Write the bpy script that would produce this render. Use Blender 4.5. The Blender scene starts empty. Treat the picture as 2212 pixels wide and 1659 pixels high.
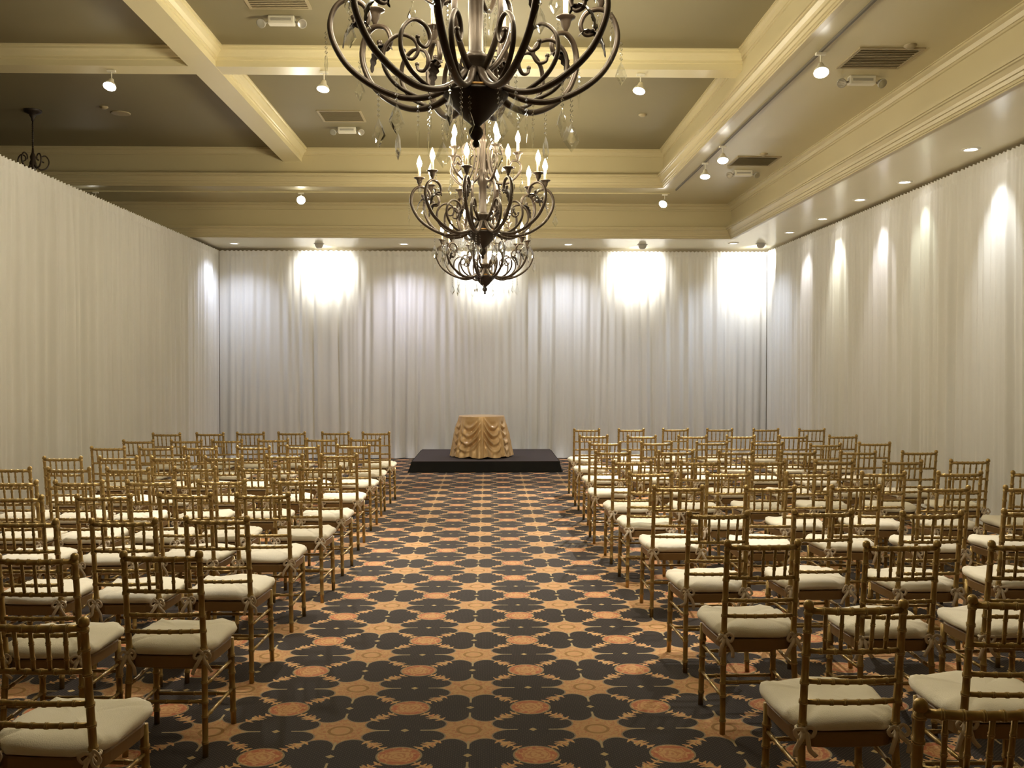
import bpy, bmesh, math, random
from mathutils import Vector, Matrix

PI = math.pi
SC = bpy.context.scene
COL = SC.collection

# ------------------------------------------------------------------ camera
cam = bpy.data.cameras.new('camera')
cam.sensor_width = 36.0
cam.lens = 2100 / 2212 * 36.0
cam.clip_end = 200
camo = bpy.data.objects.new('camera', cam)
COL.objects.link(camo)
camo.location = (0, 0, 1.72)
camo.rotation_euler = (PI / 2 - math.atan(33.5 / 2100), 0, -math.atan(49 / 2100))
SC.camera = camo

# ------------------------------------------------------------------ world, exposure
world = bpy.data.worlds.new('world')
SC.world = world
world.use_nodes = True
world.node_tree.nodes['Background'].inputs[0].default_value = (0.05, 0.045, 0.04, 1)
world.node_tree.nodes['Background'].inputs[1].default_value = 0.2
SC.view_settings.view_transform = 'Standard'
SC.view_settings.look = 'None'
SC.view_settings.exposure = 1.25
SC.view_settings.gamma = 1.0
SC.view_settings.use_curve_mapping = False
SC.cycles.sample_clamp_indirect = 3.0
SC.cycles.max_bounces = 8
SC.cycles.glossy_bounces = 3
SC.cycles.transmission_bounces = 6
SC.cycles.transparent_max_bounces = 12
SC.cycles.caustics_reflective = False
SC.cycles.caustics_refractive = False

# lamp strengths (watts) and colours
W_DOWN = 25.0
W_EYE = 105.0
W_BACK = 80.0
W_TRACK = 230.0
E_BULB = 190.0
C_COOL = (1.0, 1.0, 0.96)
C_WARM = (1.0, 0.93, 0.80)
C_BULB = (1.0, 0.90, 0.65)

# room measures (metres; y runs from the camera towards the stage)
XL, XR, YB = -5.13, 5.34, 18.62            # drape lines
ZS, Z1, Z2, ZB = 4.0, 4.6, 5.2, 4.99       # soffit, tier, coffer, beam underside
WX0, WX1, WY0, WY1 = -11.8, 5.66, -4.2, 19.05
A0, A1, A2, A3 = -10.45, 4.25, -2.6, 17.05   # soffit opening x0 x1 y0 y1
B0, B1, B2, B3 = -9.0, 2.78, -1.1, 15.5      # coffer opening

# ------------------------------------------------------------------ helpers
def srgb(r, g, b):
    f = lambda c: (c / 255 / 12.92) if c / 255 <= 0.04045 else ((c / 255 + 0.055) / 1.055) ** 2.4
    return (f(r), f(g), f(b), 1.0)

def link(o, parent=None):
    COL.objects.link(o)
    if parent is not None:
        o.parent = parent
    return o

def tag(o, label=None, cat=None, group=None, kind=None):
    if label: o['label'] = label
    if cat: o['category'] = cat
    if group: o['group'] = group
    if kind: o['kind'] = kind
    return o

def empty(name, loc=(0, 0, 0), rz=0.0):
    o = bpy.data.objects.new(name, None)
    o.empty_display_size = 0.1
    link(o)
    o.location = loc
    o.rotation_euler = (0, 0, rz)
    return o

def mesh_of(name, bm, mat, smooth=False):
    me = bpy.data.meshes.new(name)
    bm.normal_update()
    bm.to_mesh(me)
    bm.free()
    me.materials.append(mat)
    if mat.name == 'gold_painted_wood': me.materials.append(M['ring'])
    if smooth:
        me.polygons.foreach_set('use_smooth', [True] * len(me.polygons))
    return me

def ob(name, me, parent=None, loc=(0, 0, 0), rot=(0, 0, 0)):
    o = bpy.data.objects.new(name, me)
    link(o, parent)
    o.location = loc
    o.rotation_euler = rot
    return o

def copy_tree(o, parent=None):
    c = o.copy()
    COL.objects.link(c)
    c.parent = parent
    for ch in o.children:
        copy_tree(ch, c)
    return c

def box(bm, x0, x1, y0, y1, z0, z1):
    v = [bm.verts.new(p) for p in ((x0, y0, z0), (x1, y0, z0), (x1, y1, z0), (x0, y1, z0),
                                   (x0, y0, z1), (x1, y0, z1), (x1, y1, z1), (x0, y1, z1))]
    for f in ((3, 2, 1, 0), (4, 5, 6, 7), (0, 1, 5, 4), (1, 2, 6, 5), (2, 3, 7, 6), (3, 0, 4, 7)):
        bm.faces.new([v[i] for i in f])
    return v

def boxmesh(name, mat, *a, bevel=0.0):
    bm = bmesh.new()
    box(bm, *a)
    if bevel:
        bmesh.ops.bevel(bm, geom=bm.edges[:], offset=bevel, segments=2, affect='EDGES', profile=0.6)
    return mesh_of(name, bm, mat)

def lathe(bm, prof, n=16, c=(0, 0, 0), cap=True):
    rings = []
    for r, z in prof:
        if r < 1e-5:
            rings.append([bm.verts.new((c[0], c[1], c[2] + z))])
        else:
            rings.append([bm.verts.new((c[0] + r * math.cos(2 * PI * i / n), c[1] + r * math.sin(2 * PI * i / n), c[2] + z)) for i in range(n)])
    for a, b in zip(rings, rings[1:]):
        for i in range(n):
            j = (i + 1) % n
            if len(a) == 1 and len(b) == 1: continue
            if len(a) == 1: bm.faces.new((a[0], b[j], b[i]))
            elif len(b) == 1: bm.faces.new((a[i], a[j], b[0]))
            else: bm.faces.new((a[i], a[j], b[j], b[i]))
    if cap:
        if len(rings[0]) > 1: bm.faces.new(rings[0][::-1])
        if len(rings[-1]) > 1: bm.faces.new(rings[-1])

def catmull(pts, sub=5):
    P = [Vector(p) for p in pts]
    P = [P[0] * 2 - P[1]] + P + [P[-1] * 2 - P[-2]]
    out = []
    for i in range(1, len(P) - 2):
        p0, p1, p2, p3 = P[i - 1:i + 3]
        for k in range(sub):
            t = k / sub
            out.append(0.5 * ((2 * p1) + (p2 - p0) * t + (2 * p0 - 5 * p1 + 4 * p2 - p3) * t * t + (3 * p1 - p0 - 3 * p2 + p3) * t ** 3))
    out.append(P[-2].copy())
    return out

def tube(bm, pts, rad, n=8, flat=1.0, ref=Vector((0, 1, 0)), hot=None):
    """tube along pts; rad number or list; flat squeezes the width along ref"""
    P = [Vector(p) for p in pts]
    rings = []
    for i, p in enumerate(P):
        t = (P[min(i + 1, len(P) - 1)] - P[max(i - 1, 0)]).normalized()
        a = ref - t * ref.dot(t)
        if a.length < 1e-3:
            a = Vector((1, 0, 0)) - t * t.x
        a.normalize()
        b = t.cross(a)
        r = rad[i] if isinstance(rad, (list, tuple)) else rad
        rings.append([bm.verts.new(p + a * (math.cos(2 * PI * k / n) * r * flat) + b * (math.sin(2 * PI * k / n) * r)) for k in range(n)])
    for q, (a, b) in enumerate(zip(rings, rings[1:])):
        for i in range(n):
            j = (i + 1) % n
            f = bm.faces.new((a[i], a[j], b[j], b[i]))
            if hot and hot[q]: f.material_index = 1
    bm.faces.new(rings[0][::-1])
    bm.faces.new(rings[-1])

def bamboo(bm, p0, p1, r, rings, n=8, bow=None, r1=None):
    """straight (or bowed) bamboo cane with raised node rings at the given fractions"""
    p0, p1 = Vector(p0), Vector(p1)
    L = (p1 - p0).length
    st = [(0.0, 1.0)]
    e = 0.0045 / L
    for q in rings:
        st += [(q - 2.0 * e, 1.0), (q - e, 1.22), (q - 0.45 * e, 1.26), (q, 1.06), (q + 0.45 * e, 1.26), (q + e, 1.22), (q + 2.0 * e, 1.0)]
    st.append((1.0, 1.0))
    st.sort()
    pts, rad = [], []
    for q, s in st:
        p = p0.lerp(p1, q)
        if bow is not None:
            p = p + Vector(bow) * (4 * q * (1 - q))
        pts.append(p)
        rr = r if r1 is None else r + (r1 - r) * q
        rad.append(rr * s)
    d = (p1 - p0).normalized()
    ref = Vector((0, 1, 0)) if abs(d.y) < 0.9 else Vector((1, 0, 0))
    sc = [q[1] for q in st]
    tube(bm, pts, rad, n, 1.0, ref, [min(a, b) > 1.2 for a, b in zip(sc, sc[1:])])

# ------------------------------------------------------------------ node helper
class NT:
    def __init__(self, mat):
        self.t = mat.node_tree
    def node(self, typ, **kw):
        n = self.t.nodes.new(typ)
        for k, v in kw.items(): setattr(n, k, v)
        return n
    def put(self, sock, v):
        if isinstance(v, V): self.t.links.new(v.s, sock)
        elif isinstance(v, bpy.types.NodeSocket): self.t.links.new(v, sock)
        else: sock.default_value = v
    def math(self, op, a, b=0.0, c=None):
        n = self.node('ShaderNodeMath', operation=op)
        self.put(n.inputs[0], a); self.put(n.inputs[1], b)
        if c is not None: self.put(n.inputs[2], c)
        return V(self, n.outputs[0])
    def mix(self, fac, a, b):
        n = self.node('ShaderNodeMix', data_type='RGBA')
        self.put(n.inputs[0], fac); self.put(n.inputs[6], a); self.put(n.inputs[7], b)
        return V(self, n.outputs[2])

class V:
    def __init__(self, nt, s): self.nt, self.s = nt, s
    def _m(self, op, a, b): return self.nt.math(op, a, b)
    def __add__(self, o): return self._m('ADD', self, o)
    def __radd__(self, o): return self._m('ADD', o, self)
    def __sub__(self, o): return self._m('SUBTRACT', self, o)
    def __rsub__(self, o): return self._m('SUBTRACT', o, self)
    def __mul__(self, o): return self._m('MULTIPLY', self, o)
    def __rmul__(self, o): return self._m('MULTIPLY', o, self)
    def __truediv__(self, o): return self._m('DIVIDE', self, o)
    def __lt__(self, o): return self._m('LESS_THAN', self, o)
    def __gt__(self, o): return self._m('GREATER_THAN', self, o)
    def abs(self): return self._m('ABSOLUTE', self, 0.0)
    def fract(self): return self._m('FRACT', self, 0.0)
    def sin(self): return self._m('SINE', self, 0.0)
    def sqrt(self): return self._m('SQRT', self, 0.0)
    def max(self, o): return self._m('MAXIMUM', self, o)
    def min(self, o): return self._m('MINIMUM', self, o)

def material(name, col, rough=0.5, metal=0.0, noise=0.0, nscale=20.0, bump=0.0, bscale=80.0, **kw):
    m = bpy.data.materials.new(name)
    m.use_nodes = True
    nt = NT(m)
    b = m.node_tree.nodes['Principled BSDF']
    b.inputs['Base Color'].default_value = col
    b.inputs['Roughness'].default_value = rough
    b.inputs['Metallic'].default_value = metal
    for k, v in kw.items():
        b.inputs[k.replace('_', ' ')].default_value = v
    if noise or bump:
        tc = nt.node('ShaderNodeTexCoord')
        if noise:
            tx = nt.node('ShaderNodeTexNoise')
            tx.inputs['Scale'].default_value = nscale
            tx.inputs['Detail'].default_value = 4
            m.node_tree.links.new(tc.outputs['Object'], tx.inputs['Vector'])
            lo = tuple(c * (1 - noise) for c in col[:3]) + (1,)
            hi = tuple(min(1, c * (1 + noise)) for c in col[:3]) + (1,)
            nt.put(b.inputs['Base Color'], nt.mix(V(nt, tx.outputs[0]), lo, hi))
        if bump:
            tx = nt.node('ShaderNodeTexNoise')
            tx.inputs['Scale'].default_value = bscale
            m.node_tree.links.new(tc.outputs['Object'], tx.inputs['Vector'])
            bp = nt.node('ShaderNodeBump')
            bp.inputs['Strength'].default_value = bump
            bp.inputs['Distance'].default_value = 0.01
            m.node_tree.links.new(tx.outputs[0], bp.inputs['Height'])
            m.node_tree.links.new(bp.outputs[0], b.inputs['Normal'])
    return m

def emitter(name, col, strength):
    m = bpy.data.materials.new(name)
    m.use_nodes = True
    t = m.node_tree
    t.nodes.clear()
    e = t.nodes.new('ShaderNodeEmission')
    o = t.nodes.new('ShaderNodeOutputMaterial')
    e.inputs[0].default_value = (*col, 1)
    e.inputs[1].default_value = strength
    t.links.new(e.outputs[0], o.inputs[0])
    return m

# ------------------------------------------------------------------ materials
M = {}
M['coffer'] = material('taupe_ceiling_paint', srgb(132, 122, 92), 0.6, noise=0.03, nscale=3)
M['tier'] = material('beige_ceiling_paint', srgb(194, 183, 144), 0.3, noise=0.02, nscale=3)
M['soffit'] = material('soffit_paint', srgb(232, 224, 192), 0.17, noise=0.02, nscale=3)
M['fascia'] = material('fascia_paint', srgb(188, 175, 138), 0.4, noise=0.02, nscale=3)
M['beam'] = material('cream_gloss_paint', srgb(228, 216, 174), 0.3, noise=0.02, nscale=3)
M['wall'] = material('wall_paint', srgb(150, 132, 104), 0.7, noise=0.04, nscale=2)
M['white'] = material('white_enamel', srgb(225, 220, 205), 0.35, noise=0.02)
M['greyw'] = material('grey_white_metal', srgb(170, 166, 155), 0.4, noise=0.02)
M['vent'] = material('vent_metal', srgb(160, 146, 114), 0.5, noise=0.05)
M['ventdark'] = material('vent_dark', srgb(150, 136, 104), 0.8, noise=0.1)
M['trackm'] = material('track_metal', srgb(96, 90, 78), 0.6, noise=0.05)
M['gold'] = material('gold_painted_wood', srgb(168, 140, 84), 0.30, 0.5, noise=0.18, nscale=26)
M['ring'] = material('worn_ring_highlight', srgb(216, 192, 140), 0.25, 0.6, noise=0.1, nscale=40)  # worn node rings, with their bright highlight put into this lighter gold
M['frame'] = material('gold_seat_frame', srgb(146, 116, 76), 0.45, 0.2, noise=0.10, nscale=18)
M['cushion'] = material('ivory_cushion_cloth', srgb(240, 232, 214), 0.85, noise=0.03, nscale=30, bump=0.15, bscale=220)
M['tie'] = material('ivory_tie_cloth', srgb(224, 208, 186), 0.85, noise=0.04, nscale=30)
M['iron'] = material('bronze_iron', srgb(66, 54, 43), 0.40, 0.4, noise=0.35, nscale=14)
M['irondark'] = material('dark_bronze_iron', srgb(50, 41, 35), 0.45, 0.4, noise=0.35, nscale=12)
M['gilt'] = material('gilt_band', srgb(150, 112, 60), 0.4, 0.6, noise=0.2, nscale=18)
M['candle'] = material('candle_sleeve', srgb(226, 206, 168), 0.5, noise=0.04)
M['deck'] = material('stage_deck_carpet', srgb(58, 46, 42), 0.9, noise=0.15, nscale=60)
M['skirt'] = material('black_skirt_cloth', srgb(14, 14, 15), 0.9, noise=0.2, nscale=20)
M['bulb'] = emitter('lit_candle_bulb', C_BULB, E_BULB)
M['bulboff'] = material('frosted_bulb_off', srgb(150, 130, 100), 0.2, noise=0.03)
M['lens'] = emitter('lit_downlight_lens', (1.0, 0.97, 0.92), 14.0)
M['lensw'] = emitter('lit_spot_lens', (1.0, 0.95, 0.85), 22.0)
M['reflector'] = material('lamp_reflector', srgb(190, 188, 176), 0.15, 0.6, noise=0.03)

def crystal_material():
    m = bpy.data.materials.new('cut_crystal'); m.use_nodes = True
    t = m.node_tree; nt = NT(m); t.nodes.clear()
    g = nt.node('ShaderNodeBsdfGlossy'); g.inputs['Roughness'].default_value = 0.03; g.inputs[0].default_value = (1, 1, 1, 1)
    gl = nt.node('ShaderNodeBsdfGlass'); gl.inputs['Roughness'].default_value = 0.0; gl.inputs['IOR'].default_value = 1.45
    tr = nt.node('ShaderNodeBsdfTransparent'); tr.inputs[0].default_value = (0.97, 0.98, 0.98, 1)
    lw = nt.node('ShaderNodeLayerWeight'); lw.inputs[0].default_value = 0.14
    a = nt.node('ShaderNodeMixShader'); b = nt.node('ShaderNodeMixShader'); o = nt.node('ShaderNodeOutputMaterial')
    a.inputs[0].default_value = 0.18
    t.links.new(tr.outputs[0], a.inputs[1]); t.links.new(gl.outputs[0], a.inputs[2])
    t.links.new(lw.outputs['Fresnel'], b.inputs[0]); t.links.new(a.outputs[0], b.inputs[1]); t.links.new(g.outputs[0], b.inputs[2])
    t.links.new(b.outputs[0], o.inputs[0])
    return m
M['crystal'] = crystal_material()

def drape_material():
    m = bpy.data.materials.new('sheer_white_drape'); m.use_nodes = True
    t = m.node_tree; nt = NT(m)
    t.nodes.clear()
    d = nt.node('ShaderNodeBsdfDiffuse'); tr = nt.node('ShaderNodeBsdfTranslucent')
    mx = nt.node('ShaderNodeMixShader'); o = nt.node('ShaderNodeOutputMaterial')
    geo = nt.node('ShaderNodeNewGeometry')
    sx = nt.node('ShaderNodeMapping'); sx.inputs['Scale'].default_value = (9, 9, 0.25)
    tx = nt.node('ShaderNodeTexNoise'); tx.inputs['Scale'].default_value = 1.0; tx.inputs['Detail'].default_value = 3
    t.links.new(geo.outputs['Position'], sx.inputs[0]); t.links.new(sx.outputs[0], tx.inputs['Vector'])
    c = nt.mix(V(nt, tx.outputs[0]), srgb(226, 223, 216), srgb(243, 241, 236))
    nt.put(d.inputs[0], c); nt.put(tr.inputs[0], c)
    mx.inputs[0].default_value = 0.22
    t.links.new(d.outputs[0], mx.inputs[1]); t.links.new(tr.outputs[0], mx.inputs[2]); t.links.new(mx.outputs[0], o.inputs[0])
    return m
M['drape'] = drape_material()

def satin_material():
    m = material('champagne_satin', srgb(196, 156, 96), 0.3, 0.15)
    nt = NT(m); b = m.node_tree.nodes['Principled BSDF']
    tc = nt.node('ShaderNodeTexCoord'); tx = nt.node('ShaderNodeTexNoise')
    tx.inputs['Scale'].default_value = 9; tx.inputs['Detail'].default_value = 5
    m.node_tree.links.new(tc.outputs['Object'], tx.inputs['Vector'])
    nt.put(b.inputs['Base Color'], nt.mix(V(nt, tx.outputs[0]), srgb(190, 152, 106), srgb(222, 190, 142)))
    return m
M['satin'] = satin_material()

def carpet_material():
    m = bpy.data.materials.new('patterned_carpet'); m.use_nodes = True
    t = m.node_tree; nt = NT(m)
    bs = t.nodes['Principled BSDF']
    bs.inputs['Roughness'].default_value = 0.85
    bs.inputs['Specular IOR Level'].default_value = 0.2
    bs.inputs['Sheen Weight'].default_value = 0.16; bs.inputs['Sheen Roughness'].default_value = 0.5; bs.inputs['Sheen Tint'].default_value = (0.85, 0.72, 0.66, 1)
    geo = nt.node('ShaderNodeNewGeometry'); sep = nt.node('ShaderNodeSeparateXYZ')
    t.links.new(geo.outputs['Position'], sep.inputs[0])
    X, Y = V(nt, sep.outputs[0]), V(nt, sep.outputs[1])
    S = 0.61
    fine = nt.node('ShaderNodeTexNoise'); fine.inputs['Scale'].default_value = 34; fine.inputs['Detail'].default_value = 3
    t.links.new(geo.outputs['Position'], fine.inputs['Vector'])
    nz = V(nt, fine.outputs[0])
    u = (X - 0.208) / S; v = (Y - 6.13) / S
    a = ((u + 100.5).fract() - 0.5).abs()
    b = ((v + 100.5).fract() - 0.5).abs()
    def sq(q): return q * q
    def lobe(p, q): return sq((p - 0.155) / 0.158) + sq((q - 0.372) / 0.123)
    l1, l2 = lobe(a, b), lobe(b, a)
    lb = l1.min(l2)
    body = (a < 0.15) * (b > 0.1)
    body2 = (b < 0.15) * (a > 0.1)
    dark = (lb < 1.0).max(body).max(body2).max((sq(a) + sq(b)) < 0.0784)
    edge = (lb < 1.16) * (lb > 0.93)
    r = (sq(a) + sq(b)).sqrt()
    rs = (sq(0.5 - a) + sq(0.5 - b)).sqrt()
    s = (a + b) * 0.7071
    d = (a - b).abs() * 0.7071
    w = 0.007 + 0.050 * ((s * 104.0 - 0.9 + d * 30.0).sin().max(0.0)) * (0.4 + 1.1 * nz)
    sprig = (d < w) * (s > 0.17) * (s < 0.40)
    notch = ((b > 0.491) * (a > 0.12) * (a < 0.27)).max((a > 0.491) * (b > 0.12) * (b < 0.27))
    dot = ((a + (0.5 - b)) < 0.034).max((b + (0.5 - a)) < 0.034)
    # pile flecks in the dark ground
    fx = (X * 52.0 + Y * 52.0).fract(); fy = (X * 52.0 - Y * 52.0).fract()
    fleck = ((fx < 0.42) * (fy < 0.42)) * (0.4 + nz)
    darkc = nt.mix(fleck, srgb(29, 24, 23), srgb(90, 78, 72))
    tan = nt.mix(nz, srgb(184, 138, 92), srgb(224, 182, 128))
    # star medallion
    star = nt.mix(((rs > 0.075) * (rs < 0.1)) * 0.75, tan, srgb(150, 108, 48))
    ang = (nz * 26.0 + rs * 90.0).sin()
    star = nt.mix((ang > 0.6) * (rs > 0.1) * 0.5, star, srgb(186, 104, 72))
    star = nt.mix((rs < 0.05) * 0.5, star, srgb(214, 156, 112))
    c = nt.mix(edge, star, srgb(150, 134, 110))
    c = nt.mix(dark, c, darkc)
    c = nt.mix(notch, c, srgb(186, 166, 128))
    c = nt.mix(dot, c, srgb(196, 170, 120))
    spc = nt.mix((nz * 40.0).sin() > 0.4, srgb(222, 184, 124), srgb(212, 146, 106))
    c = nt.mix(sprig, c, spc)
    # round medallion
    ring = nt.mix((r * 150.0 + nz * 14.0).sin() > 0.35, srgb(216, 168, 116), srgb(198, 138, 92))
    redr = nt.mix((r > 0.105) * (nz > 0.47) * 0.75, ring, srgb(190, 104, 74))
    med = nt.mix(r > 0.157, redr, srgb(160, 142, 108))
    c = nt.mix(r < 0.17, c, med)
    nt.put(bs.inputs['Base Color'], c)
    pn = nt.node('ShaderNodeTexNoise'); pn.inputs['Scale'].default_value = 420
    t.links.new(geo.outputs['Position'], pn.inputs['Vector'])
    bp = nt.node('ShaderNodeBump'); bp.inputs['Strength'].default_value = 0.35; bp.inputs['Distance'].default_value = 0.004
    t.links.new(pn.outputs[0], bp.inputs['Height']); t.links.new(bp.outputs[0], bs.inputs['Normal'])
    return m
M['carpet'] = carpet_material()

# ------------------------------------------------------------------ room shell
def struct(name, me):
    return tag(ob(name, me), kind='structure')

struct('floor', boxmesh('floor', M['carpet'], WX0, WX1, WY0, WY1, -0.1, 0.0))
struct('wall_right', boxmesh('wall_right', M['wall'], WX1, WX1 + 0.2, WY0, WY1, 0, 5.4))
struct('wall_left', boxmesh('wall_left', M['wall'], WX0 - 0.2, WX0, WY0, WY1, 0, 5.4))
struct('wall_back', boxmesh('wall_back', M['wall'], WX0 - 0.2, WX1 + 0.2, WY1, WY1 + 0.2, 0, 5.4))
struct('wall_front', boxmesh('wall_front', M['wall'], WX0 - 0.2, WX1 + 0.2, WY0 - 0.2, WY0, 0, 5.4))

def ring_plate(name, mat, o, i, z0, z1):
    bm = bmesh.new()
    box(bm, o[0], o[1], i[3], o[3], z0, z1)
    box(bm, o[0], o[1], o[2], i[2], z0, z1)
    box(bm, i[1], o[1], i[2], i[3], z0, z1)
    box(bm, o[0], i[0], i[2], i[3], z0, z1)
    return struct(name, mesh_of(name, bm, mat))

struct('ceiling', boxmesh('ceiling', M['coffer'], B0 - 0.1, B1 + 0.1, B2 - 0.1, B3 + 0.1, Z2, Z2 + 0.1))
ring_plate('ceiling', M['tier'], (A0 - 0.05, A1 + 0.05, A2 - 0.05, A3 + 0.05), (B0, B1, B2, B3), Z1, Z1 + 0.05)
ring_plate('ceiling', M['soffit'], (WX0, WX1, WY0, WY1), (A0, A1, A2, A3), ZS, ZS + 0.05)

def ring_sweep(name, mat, prof, rect):
    bm = bmesh.new()
    x0, x1, y0, y1 = rect
    loops = [[bm.verts.new(p) for p in ((x0 + d, y0 + d, z), (x1 - d, y0 + d, z), (x1 - d, y1 - d, z), (x0 + d, y1 - d, z))] for d, z in prof]
    for a, b in zip(loops, loops[1:]):
        for i in range(4):
            j = (i + 1) % 4
            bm.faces.new((a[i], b[i], b[j], a[j]))
    return struct(name, mesh_of(name, bm, mat))

def fascia_profile(z0, z1):
    k = z0
    return [(-0.05, k - 0.002), (0.004, k - 0.002), (0.008, k + 0.002), (0.008, k + 0.012), (0.018, k + 0.014), (0.018, k + 0.036), (0.03, k + 0.04), (0.038, k + 0.07), (0.052, k + 0.074),
            (0.06, k + 0.10), (0.085, k + 0.135), (0.10, k + 0.14), (0.10, k + 0.155), (0.115, k + 0.157), (0.115, k + 0.188), (0.10, k + 0.196),
            (0.0, k + 0.198), (0.0, z1 - 0.115), (0.014, z1 - 0.11), (0.014, z1 - 0.092), (0.024, z1 - 0.088), (0.036, z1 - 0.05), (0.062, z1 - 0.03), (0.062, z1 - 0.012), (0.075, z1 - 0.01), (0.075, z1 + 0.01)]
ring_sweep('trim_1', M['fascia'], fascia_profile(ZS, Z1), (A0, A1, A2, A3))
ring_sweep('trim_2', M['fascia'], fascia_profile(Z1, Z2), (B0, B1, B2, B3))

BEAMP = [(-0.145, ZB), (0.145, ZB), (0.145, ZB + 0.065), (0.158, ZB + 0.07), (0.158, ZB + 0.095), (0.172, ZB + 0.10), (0.195, ZB + 0.135), (0.225, ZB + 0.16), (0.225, ZB + 0.185), (0.24, ZB + 0.19), (0.24, Z2 + 0.01)]
BEAMP = BEAMP + [(-x, z) for x, z in BEAMP[:1:-1]]
def beam(name, along, c, s0, s1):
    bm = bmesh.new()
    dz = 0.0 if along == 'y' else 0.004
    e = []
    for s in (s0, s1):
        e.append([bm.verts.new((c + x, s, z) if along == 'y' else (s, c - x, z + dz)) for x, z in BEAMP])
    n = len(BEAMP)
    for i in range(n):
        j = (i + 1) % n
        bm.faces.new((e[0][i], e[1][i], e[1][j], e[0][j]))
    bm.faces.new(e[0]); bm.faces.new(e[1][::-1])
    bmesh.ops.recalc_face_normals(bm, faces=bm.faces[:])
    return struct(name, mesh_of(name, bm, M['beam']))
BEAMY = (10.81, 6.5, 2.2)
beam('trim_3', 'y', -3.11, B2, B3)
for k, yy in enumerate(BEAMY):
    beam('trim_%d' % (4 + k), 'x', yy, B0, B1)

# ------------------------------------------------------------------ drapes
def drape(p0, p1, ztop, seed, label, inward):
    """one gathered drape panel hanging from p0 to p1 (xy); inward = unit vector into the room"""
    rnd = random.Random(seed)
    P0, P1, I = Vector((*p0, 0)), Vector((*p1, 0)), Vector((*inward, 0))
    L = (P1 - P0).length
    n = int(L / 0.0115)
    hs = [0, 0.012, 0.05, 0.085, 0.10, 0.115, 0.15, 0.25, 0.45, 0.8, 1.2, 1.6, 2.0, 2.4, 2.8, 3.1, 3.35, 3.55, 3.7, 3.8, 3.87, ztop - 0.012]
    hs = [h for h in hs if h <= ztop - 0.011]
    ph = [rnd.uniform(0, 6.28) for _ in range(14)]
    fr = [rnd.uniform(2.3, 2.9), rnd.uniform(3.6, 4.6), rnd.uniform(6.4, 7.8), rnd.uniform(11, 14), rnd.uniform(0.6, 0.9)]
    pool = [rnd.uniform(0.03, 0.10) for _ in range(12)]
    bm = bmesh.new()
    rows = []
    for h in hs:
        t = h / ztop
        row = []
        for i in range(n + 1):
            s = i / n * L
            ed = min(1.0, min(s, L - s) / 0.12)
            ss = s + 0.05 * t * math.sin(1.7 * s + ph[0]) + 0.02 * t * math.sin(5.1 * s + ph[1])
            wob = 0.8 * math.sin(2 * PI * fr[4] * ss + ph[2])
            big = math.sin(2 * PI * fr[0] * ss + wob + ph[3]); mid = math.sin(2 * PI * fr[1] * ss - 1.3 * wob + ph[4])
            sm = math.sin(2 * PI * fr[2] * ss + 1.1 * wob + ph[5]); fi = math.sin(2 * PI * fr[3] * s + 2 * wob + ph[6])
            full = min(1.0, 0.18 + h / 0.9)
            env = 0.6 + 0.4 * math.sin(0.9 * s + ph[7] + 0.4 * t)
            dd = 1.35 * full * (0.020 * big * abs(big) ** 0.3 * env + 0.020 * mid * (0.55 + 0.45 * math.sin(2.2 * s + ph[8])) + 0.009 * sm) + 0.006 * fi * (1 - 0.75 * min(1, h / 1.2))
            if 0.09 < h < 0.12: dd *= 0.35; dd -= 0.006
            bottom = max(0.0, (h - (ztop - 0.34)) / 0.34)
            pl = pool[int(s / L * 11)] * (1 - (s / L * 11) % 1) + pool[min(11, int(s / L * 11) + 1)] * ((s / L * 11) % 1)
            dd += bottom ** 2 * pl * (0.7 + 0.6 * big)
            dd = dd * ed
            p = P0.lerp(P1, s / L) + I * dd
            jag = 0.008 * fi if h == 0 else 0
            row.append(bm.verts.new((p.x, p.y, ztop - h + jag)))
        rows.append(row)
    for a, b in zip(rows, rows[1:]):
        for i in range(n):
            bm.faces.new((a[i], b[i], b[i + 1], a[i + 1]))
    o = ob('drape_panel', mesh_of('drape_panel', bm, M['drape'], True))
    return tag(o, label, 'drape', 'white sheer drapes around the room')

drape((XL, 4.9), (XL, 7.85), 3.96, 11, 'white drape panel on the left run, wholly beyond the left picture edge', (1, 0))
drape((XL, 7.85), (XL, 10.83), 3.96, 12, 'white drape panel on the left run, cut by the left picture edge', (1, 0))
drape((XL, 10.83), (XL, 13.68), 3.96, 13, 'white drape panel on the left run, third from the back corner', (1, 0))
drape((XL, 13.68), (XL, 16.75), 3.96, 14, 'white drape panel on the left run, second from the back corner', (1, 0))
drape((XL, 16.75), (XL, YB - 0.02), 3.96, 15, 'white drape panel on the left run meeting the back left corner', (1, 0))
drape((XL + 0.005, YB), (-2.62, YB), 3.96, 21, 'white drape panel on the back run, leftmost, with a bright spot near its right', (0, -1))
drape((-2.62, YB), (0.62, YB), 3.96, 22, 'white drape panel on the back run behind the draped table', (0, -1))
drape((0.62, YB), (3.3, YB), 3.96, 23, 'white drape panel on the back run, just right of the stage', (0, -1))
drape((3.3, YB), (XR - 0.005, YB), 3.96, 24, 'white drape panel on the back run, rightmost, meeting the right corner', (0, -1))
drape((XR, YB - 0.02), (XR, 16.15), 3.965, 31, 'white drape panel on the right run meeting the back right corner', (-1, 0))
drape((XR, 16.15), (XR, 13.2), 3.965, 32, 'white drape panel on the right run, second from the back corner', (-1, 0))
drape((XR, 13.2), (XR, 10.05), 3.965, 33, 'white drape panel on the right run, third from the back corner', (-1, 0))
drape((XR, 10.05), (XR, 7.0), 3.965, 34, 'white drape panel on the right run, cut by the right picture edge', (-1, 0))
drape((XR, 7.0), (XR, 4.0), 3.965, 35, 'white drape panel on the right run, wholly beyond the right picture edge', (-1, 0))

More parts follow.
